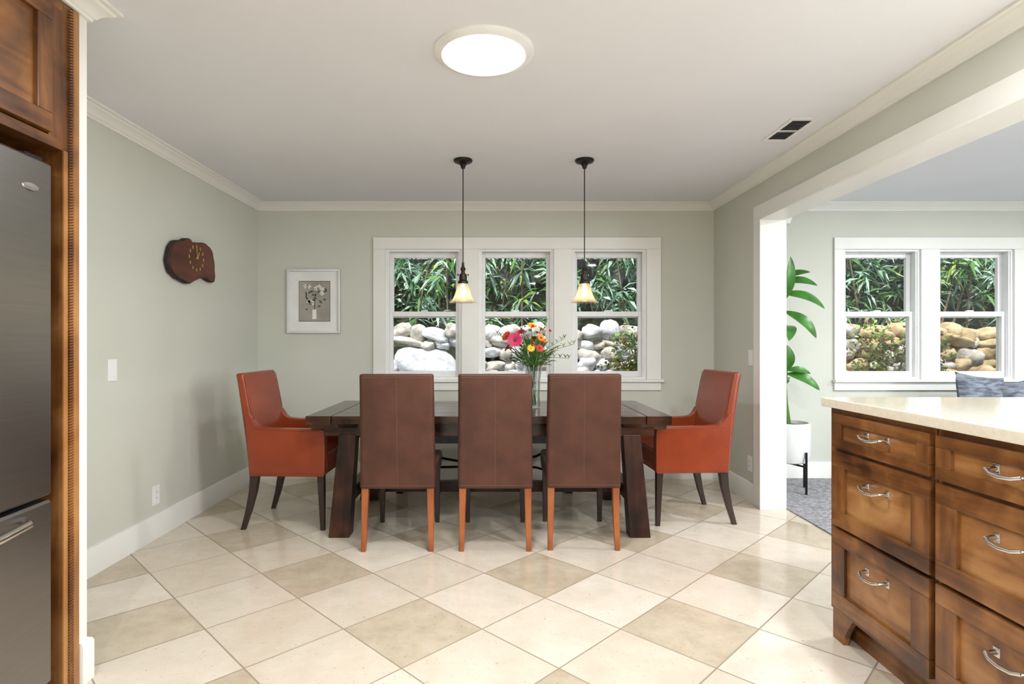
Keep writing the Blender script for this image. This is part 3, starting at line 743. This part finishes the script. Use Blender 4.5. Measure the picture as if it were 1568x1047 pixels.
for i in range(60):
    x=rf.uniform(-3,8.5); y=7.4+rf.uniform(0,.8); z0=1.3; L=rf.uniform(1,2.2); dx=rf.uniform(-.5,.5)
    b.tube([(x,y,z0),(x+dx*.5,y-.05,z0+L*.5),(x+dx,y-.1,z0+L)],[.016,.012,.006],'branch',5)
b.done(wn=False,recalc=False)
b=B('garden_ivy')
for i in range(190):
    q=rf.random()
    if q<.26: x=rf.gauss(1.62,.14); z=rf.uniform(.55,1.32)
    elif q<.72: x=rf.uniform(4.1,5.15); z=rf.uniform(.5,1.45)
    else: x=rf.uniform(6.1,6.6); z=rf.uniform(.9,1.5)
    clump(x,6.60+rf.uniform(-.08,.02),z,24,.03,.07,.04,['lf4','lf4','lf1','lf5'],.14,ymax=6.66)
b.tube([(1.6,6.60,-.12),(1.65,6.6,.7),(1.6,6.6,1.3)],.01,'branch'); b.tube([(4.6,6.60,-.12),(4.6,6.6,.7),(4.8,6.6,1.4)],.01,'branch')
b.done(wn=False,recalc=False)

# ------------------------------------------------------------------ lights
def area(name,loc,rot,sx,sy,e,col=(1,1,1),shape='RECTANGLE',spread=math.pi):
    l=bpy.data.lights.new(name,'AREA'); l.shape=shape; l.size=sx; l.size_y=sy; l.energy=e; l.color=col; l.spread=spread
    o=bpy.data.objects.new(name,l); S.collection.objects.link(o); o.location=loc; o.rotation_euler=rot; return o
area('skylight_lamp',(-.045,2.43,CH-.04),(0,0,0),.34,.34,26,(.93,.97,1),'DISK')
for i,(x,y,e) in enumerate([(-.6,-.3,38),(.8,-.3,38),(-.6,-1.6,30),(.8,-1.6,30),(1.55,1.25,38)]):  # last one inferred from a chair shadow; others added unseen to brighten the room
    b=B('unseen_ceiling_light'); b.lathe([(.085,CH),(.085,CH-.006),(.07,CH-.008),(.062,CH-.002),(.06,CH)],(x,y,0),'white',32); b.done(wn=False)
    area('unseen_lamp',(x,y,CH-.012),(0,0,0),.12,.12,e,(.94,.965,1),'DISK')
area('living_fill_lamp',(XE-.03,(WA+WB)/2,1.45),(0,math.pi/2,0),1.5,2.0,150,(.91,.96,1))  # area lamp added at the unseen window to light both rooms from the right
for i,(x,y) in enumerate([(3.4,3.2),(3.4,1.0),(4.9,3.2),(4.9,1.0)]):  # living-room ceiling lamps added out of view for extra brightness
    b=B('unseen_ceiling_light'); b.lathe([(.085,CH),(.085,CH-.006),(.07,CH-.008),(.062,CH-.002),(.06,CH)],(x,y,0),'white',32); b.done(wn=False)
    area('unseen_lamp',(x,y,CH-.012),(0,0,0),.12,.12,42,(.92,.965,1),'DISK')
l=bpy.data.lights.new('sun','SUN'); l.energy=5.0; l.angle=math.radians(2); l.color=(1,.97,.92)
o=bpy.data.objects.new('sun',l); S.collection.objects.link(o)
d=Vector((.25,.62,-1.0)); o.rotation_euler=d.to_track_quat('-Z','Y').to_euler()
w=bpy.data.worlds.new('world'); S.world=w; w.use_nodes=True; nt=w.node_tree
bg=nt.nodes['Background']; sk=nt.nodes.new('ShaderNodeTexSky'); sk.sky_type='HOSEK_WILKIE'; sk.turbidity=3; sk.sun_direction=(-.2,-.55,.8)
mx=nt.nodes.new('ShaderNodeMix'); mx.data_type='RGBA'; mx.inputs[0].default_value=.6; nt.links.new(sk.outputs[0],mx.inputs[6]); mx.inputs[7].default_value=(.88,.94,1,1)
nt.links.new(mx.outputs[2],bg.inputs['Color']); bg.inputs['Strength'].default_value=2.2

# ------------------------------------------------------------------ camera
cam=bpy.data.cameras.new('camera'); co=bpy.data.objects.new('camera',cam); S.collection.objects.link(co)
co.location=(0,0,1.218); co.rotation_euler=(math.pi/2,0,0)
cam.sensor_width=36; cam.lens=880/1568*36; cam.shift_x=27/1568; cam.shift_y=-1.0/1568; cam.clip_start=.05
S.camera=co
